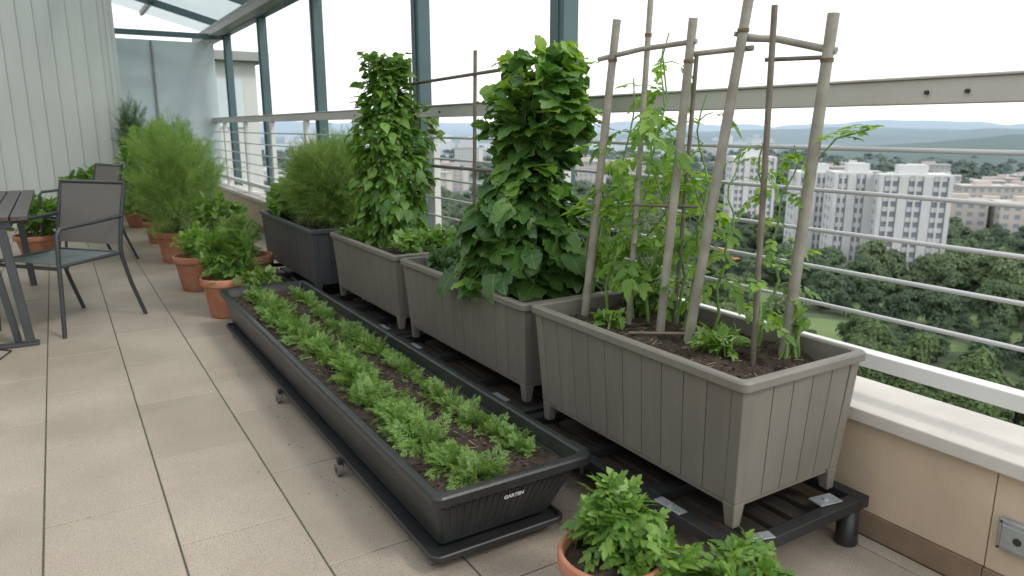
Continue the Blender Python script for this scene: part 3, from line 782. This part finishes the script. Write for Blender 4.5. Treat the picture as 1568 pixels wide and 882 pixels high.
# ---------------------------------------------------------------- landscape
GZ=-45
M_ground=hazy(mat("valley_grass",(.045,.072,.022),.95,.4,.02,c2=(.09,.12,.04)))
g=MB(); 
rs=[0,60,150,300,600,1200,2500,5000,16000]; n=64; vs=[(0,0,GZ)];fs=[]
for r in rs[1:]:
    for j in range(n): a=2*math.pi*j/n; vs.append((r*math.cos(a),r*math.sin(a),GZ))
for j in range(n): fs.append((0,1+j,1+(j+1)%n))
for i in range(len(rs)-2):
    for j in range(n): fs.append((1+i*n+j,1+(i+1)*n+j,1+(i+1)*n+(j+1)%n,1+i*n+(j+1)%n))
g.add(vs,fs); g.obj("ground",[M_ground])
def pol(az,d): a=math.radians(az); return d*math.sin(a),d*math.cos(a)
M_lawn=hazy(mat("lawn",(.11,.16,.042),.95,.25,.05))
fields=[(55,178,34,12),(66,150,20,8),(50,210,26,12),(63,205,22,9),(70,190,20,8)]
g=MB()
for az,d,a,b in fields:
    cx,cy=pol(az,d); vs=[];rot=math.radians(90-az)+1.57
    for j in range(28):
        t_=2*math.pi*j/28; k=1+.25*noise.noise(Vector((math.cos(t_)*1.5,math.sin(t_)*1.5,az)))
        X=a*math.cos(t_)*k;Y=b*math.sin(t_)*k
        vs.append((cx+X*math.cos(rot)-Y*math.sin(rot),cy+X*math.sin(rot)+Y*math.cos(rot),GZ+.05+.004*len(g.f)))
    g.add(vs,[tuple(range(28))])
g.obj("lawn",[M_lawn])
HB=(.30,.385,.475)  # bluish haze tint painted into the hill colour
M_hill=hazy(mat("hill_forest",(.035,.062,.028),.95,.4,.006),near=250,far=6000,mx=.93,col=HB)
def ridge(name,r0,r1,hmax,seed,fn=None):
    g=MB();vs=[];fs=[];na=220;nr=18
    for i in range(nr+1):
        for j in range(na+1):
            az=-40+150*j/na; r=r0+(r1-r0)*i/nr; x,y=pol(az,r)
            e=math.sin(math.pi*min(i/nr*.75,1)); h=(.6+.6*noise.fractal(Vector((x/900,y/900,seed)),1,2,5))*hmax*e
            if fn: h*=fn(az)
            vs.append((x,y,GZ-2+max(h,0)+noise.noise(Vector((x/40,y/40,1)))*2*e))
    for i in range(nr):
        for j in range(na): a=i*(na+1)+j; fs.append((a,a+1,a+na+2,a+na+1))
    g.add(vs,fs,0,True); g.obj(name,[M_hill])
ridge("hills",4200,8000,100,3.3)
ridge("hills",2100,3600,62,5.7,lambda az:.35+.65*max(0,min(1,(az-35)/30)))
ridge("hills",800,1700,40,9.1,lambda az:.05+.95*max(0,min(1,(az-50)/16)))
# trees
M_tree=[]
for nm,d,l in (("a",(.050,.092,.020),(.135,.205,.048)),("b",(.072,.115,.027),(.17,.23,.065)),("c",(.034,.070,.022),(.095,.15,.042))):
    m,nt,p=new("tree_foliage_"+nm); L=nt.links
    gg=N(nt,'ShaderNodeNewGeometry'); oi=N(nt,'ShaderNodeObjectInfo'); cr=N(nt,'ShaderNodeValToRGB'); cr.color_ramp.elements[0].color=(*d,1); cr.color_ramp.elements[1].color=(*l,1)
    ad=N(nt,'ShaderNodeMath',operation='ADD'); L.new(gg.outputs['Random Per Island'],ad.inputs[0]); L.new(oi.outputs['Random'],ad.inputs[1])
    hf=N(nt,'ShaderNodeMath',operation='MULTIPLY'); hf.inputs[1].default_value=.5; L.new(ad.outputs[0],hf.inputs[0]); L.new(hf.outputs[0],cr.inputs[0])
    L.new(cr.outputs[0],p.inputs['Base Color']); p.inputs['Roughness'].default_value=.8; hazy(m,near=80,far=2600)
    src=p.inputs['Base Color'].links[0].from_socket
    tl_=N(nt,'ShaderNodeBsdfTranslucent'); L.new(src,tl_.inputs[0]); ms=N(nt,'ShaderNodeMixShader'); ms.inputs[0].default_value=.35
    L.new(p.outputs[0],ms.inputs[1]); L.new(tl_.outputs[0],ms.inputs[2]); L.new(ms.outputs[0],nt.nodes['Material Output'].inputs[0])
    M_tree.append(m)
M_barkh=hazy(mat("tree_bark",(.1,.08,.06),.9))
T_card=T().leaf([(0,0),(.25,.36),(.6,.4),(1,0)],.2).fin()
def tree_mesh(k):
    lm=LM(); st=MB(); H=R(9,12)
    st.tube([(0,0,-1),(R(-.1,.1),0,H*.3),(R(-.3,.3),R(-.3,.3),H*.6)],[.32,.24,.12],7)
    cl=[]
    for i in range(13):
        a=R(0,6.28); f=i/12; rr=R(1.0,2.9)*(1-.55*abs(f-.35)*1.3)
        c=np.array([math.cos(a)*rr,math.sin(a)*rr,H*(.30+.55*f)]); s=R(1.2,2.0)*(1-.3*f); cl.append((c,s))
        st.tube([(0,0,H*.25+f*H*.3),tuple(c*np.array([.5,.5,1])-np.array([0,0,.5])),tuple(c)],[.13,.08,.03],5)
    for c,s in cl:
        n=300; u=unit(n); u[:,2]=np.abs(u[:,2])*1.0-.25*(rng.random(n)<.45)*1.6
        P=c+u*s*(rng.uniform(.7,1.12,(n,1)))*np.array([1.2,1.2,.85])
        Nn=u+rng.normal(size=(n,3))*.35+np.array([0,0,.3])
        D=np.cross(Nn,rng.normal(size=(n,3)))
        lm.add(T_card,P,D,Nn,rng.uniform(.35,.72,n),.15,0)
    o=lm.obj("treeproto",[M_tree[k%3],M_barkh],None,st); me=o.data; bpy.data.objects.remove(o); return me
protos=[tree_mesh(k) for k in range(6)]
FO=empty("distant_forest")
towers=[(54.6,262,15,13,31),(57.2,246,15,12,32),(60.6,242,19,13,32)]
avoid=[(*pol(a,d),12) for a,d,_,_,_ in towers]
def infield(x,y):
    for az,d,a,b in fields:
        cx,cy=pol(az,d); 
        if (x-cx)**2+(y-cy)**2<((a+b)/2*.75)**2: return True
    return False
def tree(x,y,s,zs=1,k=None):
    me=protos[k] if k is not None else random.choice(protos); o=bpy.data.objects.new("tree",me); scene.collection.objects.link(o); o.parent=FO
    o.location=(x,y,GZ-.5); o.rotation_euler.z=R(0,6.28); o.scale=(s,s,s*zs*R(.8,1.15))
cnt=0
while cnt<2600:
    az=R(2,78); d=math.sqrt(R(70**2,430**2))
    if d>230 and random.random()<.35: continue
    x,y=pol(az,d)
    if infield(x,y): continue
    if any((x-a)**2+(y-b)**2<r*r for a,b,r in avoid): continue
    q=noise.noise(Vector((x/45,y/45,5)))
    k=(1 if q>.12 else (0 if q>-.12 else 2))+random.choice((0,3))
    tree(x,y,R(.5,1.3)*(1+.3*q),k=k); cnt+=1
for _ in range(3200):
    az=R(0,78); d=430+900*random.random()**1.3; x,y=pol(az,d)
    if az<58 and noise.noise(Vector((x/150,y/150,0)))<-.12: continue
    tree(x,y,R(1.0,2.0),.65)

# buildings
BH=(.47,.52,.57)  # pale haze tint painted into the building colours
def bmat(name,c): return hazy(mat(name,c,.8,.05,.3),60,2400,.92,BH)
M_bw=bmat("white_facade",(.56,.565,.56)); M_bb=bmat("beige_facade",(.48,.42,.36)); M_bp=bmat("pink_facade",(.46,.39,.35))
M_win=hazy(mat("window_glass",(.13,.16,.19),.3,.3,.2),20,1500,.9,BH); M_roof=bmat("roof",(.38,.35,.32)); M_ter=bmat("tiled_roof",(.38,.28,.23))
def tower(az,d,w_,dp,hh):
    x,y=pol(az,d); B=empty("apartment_tower",(x,y,GZ)); B.rotation_euler.z=-math.radians(az-14)
    g=MB(); g.box(-w_/2+.3,w_/2-.3,-dp/2+.4,dp/2-.4,0,hh-.4); g.obj("glazing_core",[M_win],B)
    g=MB(); nf=int(hh/2.9)
    for i in range(nf+1):
        z=i*hh/nf; 
        for k in range(3):
            a=-w_/2+k*w_/3+1.5; b=a+w_/3-3.0
            g.box(a,b,-dp/2+.15,-dp/2+.39,z-.75,z+.6)
        g.box(-w_/2+.1,-w_/2+.29,-dp/2+1,dp/2-1,z-.8,z+.8); g.box(w_/2-.29,w_/2-.1,-dp/2+1,dp/2-1,z-.8,z+.8)
    g.obj("spandrels",[M_bw],B)
    g=MB()
    for k in range(4):
        xx=-w_/2+k*w_/3
        xa=max(-w_/2,xx-1.2);xb=min(w_/2,xx+1.2)
        g.box(xa,xb,-dp/2-.25,-dp/2+.6,0,hh+.5); g.box(xa,xb,dp/2-.6,dp/2+.1,0,hh+.5)
        if k<3: g.box(xx+w_/6-.3,xx+w_/6+.3,-dp/2-.1,-dp/2+.14,0,hh+.5)
    for yy in (-dp/2+.7,-1,dp/2-2.7): 
        g.box(-w_/2-.05,-w_/2+.5,yy,yy+2,0,hh); g.box(w_/2-.5,w_/2+.05,yy,yy+2,0,hh)
    g.obj("piers",[M_bw],B)
    g=MB(); g.box(-w_/2,w_/2,-dp/2,dp/2,hh+.51,hh+1.1); g.box(-w_/5,w_/5,-dp/5,dp/5,hh+1.11,hh+3.6); g.obj("roof",[M_bw],B)
for t_ in towers: tower(*t_)
tower(50.0,330,18,13,33)
def block(az,d,w_,dp,hh,m,name="apartment_block",parent=None,rot=None):
    x,y=pol(az,d); g=MB(); g.box(-w_/2,w_/2,-dp/2,dp/2,0,hh,0); nf=max(2,int(hh/3.1)); nw=max(2,int(w_/3.4)); nd=max(2,int(dp/3.4))
    for i in range(nf):
        z=(i+.3)*hh/nf; z2=z+hh/nf*.5
        for j in range(nw):
            a=-w_/2+(j+.25)*w_/nw; b=a+w_/nw*.5
            g.box(a,b,-dp/2-.06,-dp/2-.01,z,z2,1)
        for j in range(nd):
            a=-dp/2+(j+.25)*dp/nd; b=a+dp/nd*.5
            g.box(-w_/2-.06,-w_/2-.01,a,b,z,z2,1)
    g.box(-w_/2-.4,w_/2+.4,-dp/2-.4,dp/2+.4,hh+.01,hh+.7,2)
    g.box(-w_/6,w_/6,-dp/6,dp/6,hh+.71,hh+2.6,0)
    o=g.obj(name,[m,M_win,random.choice([M_roof,M_ter,m])],parent,loc=(x,y,GZ)); o.rotation_euler.z=-math.radians(az+(R(-30,30) if rot is None else rot)); return o
for az,d,w_,h_ in ((63.6,350,20,17),(65.4,370,18,15),(67.2,350,20,17),(69.2,365,22,15),(64.8,440,22,17),(67.4,450,24,17),(70.2,440,22,17),(71.2,330,18,14)):
    block(az,d,w_,13,h_,random.choice([M_bb,M_bp,M_bb]))
CI=empty("distant_city")
for _ in range(110):
    az=R(-2,62); d=480+2000*random.random()**1.3
    if az>52 and d>700: continue
    block(az,d,R(14,34),R(11,16),R(10,24)*(1+.2*(d>900)),random.choice([M_bw,M_bw,M_bb,M_bp]),"building",CI)
for _ in range(26):
    az=R(62,78); d=470+230*random.random()
    block(az,d,R(12,20),R(10,14),R(8,14),random.choice([M_bw,M_bb,M_bp]),"building",CI)
hs=empty("neighbour_house")
g=MB(); g.box(-3,5.1,22,30,-12,3.0); g.obj("walls",[M_clad],hs)
g=MB(); g.box(-3.2,5.4,21.6,30.4,3.01,3.25); g.obj("flat_roof",[M_gut],hs)
g=MB(); g.box(4.0,4.7,21.95,21.99,1.2,2.5)
g.obj("windows",[M_frost],hs)

# ---------------------------------------------------------------- light
sd=Vector((.34,-.74,.80)).normalized()
su=bpy.data.lights.new("sun",'SUN'); su.energy=1.5; su.angle=math.radians(11); su.color=(1,.95,.87)
so=bpy.data.objects.new("sun",su); link(so); so.rotation_euler=(-sd).to_track_quat('-Z','Y').to_euler()
wd=bpy.data.worlds.new("World"); scene.world=wd; wd.use_nodes=True; nt=wd.node_tree; L=nt.links
bg=nt.nodes['Background']; sk=N(nt,'ShaderNodeTexSky',sky_type='NISHITA'); sk.sun_disc=False
sk.sun_elevation=math.asin(sd.z); sk.sun_rotation=math.atan2(sd.x,sd.y); sk.dust_density=3; sk.air_density=1
hu=N(nt,'ShaderNodeHueSaturation'); hu.inputs['Saturation'].default_value=.25; L.new(sk.outputs[0],hu.inputs['Color'])
mx=N(nt,'ShaderNodeMix',data_type='RGBA'); mx.inputs[0].default_value=.8; L.new(hu.outputs[0],mx.inputs[6]); mx.inputs[7].default_value=(12.2,12.3,12.3,1)
L.new(mx.outputs[2],bg.inputs[0]); bg.inputs[1].default_value=.145

# ---------------------------------------------------------------- camera
cd=bpy.data.cameras.new("camera"); co=bpy.data.objects.new("camera",cd); link(co)
co.location=(0,0,1.2); co.rotation_euler=(math.radians(90-12.56),0,math.radians(-31.9))
cd.sensor_width=36; cd.lens=25.35; cd.clip_start=.05; cd.clip_end=30000
cd.dof.use_dof=True; cd.dof.focus_distance=2.6; cd.dof.aperture_fstop=4.0
scene.camera=co
scene.view_settings.view_transform='Standard'; scene.view_settings.look='None'; scene.view_settings.exposure=0
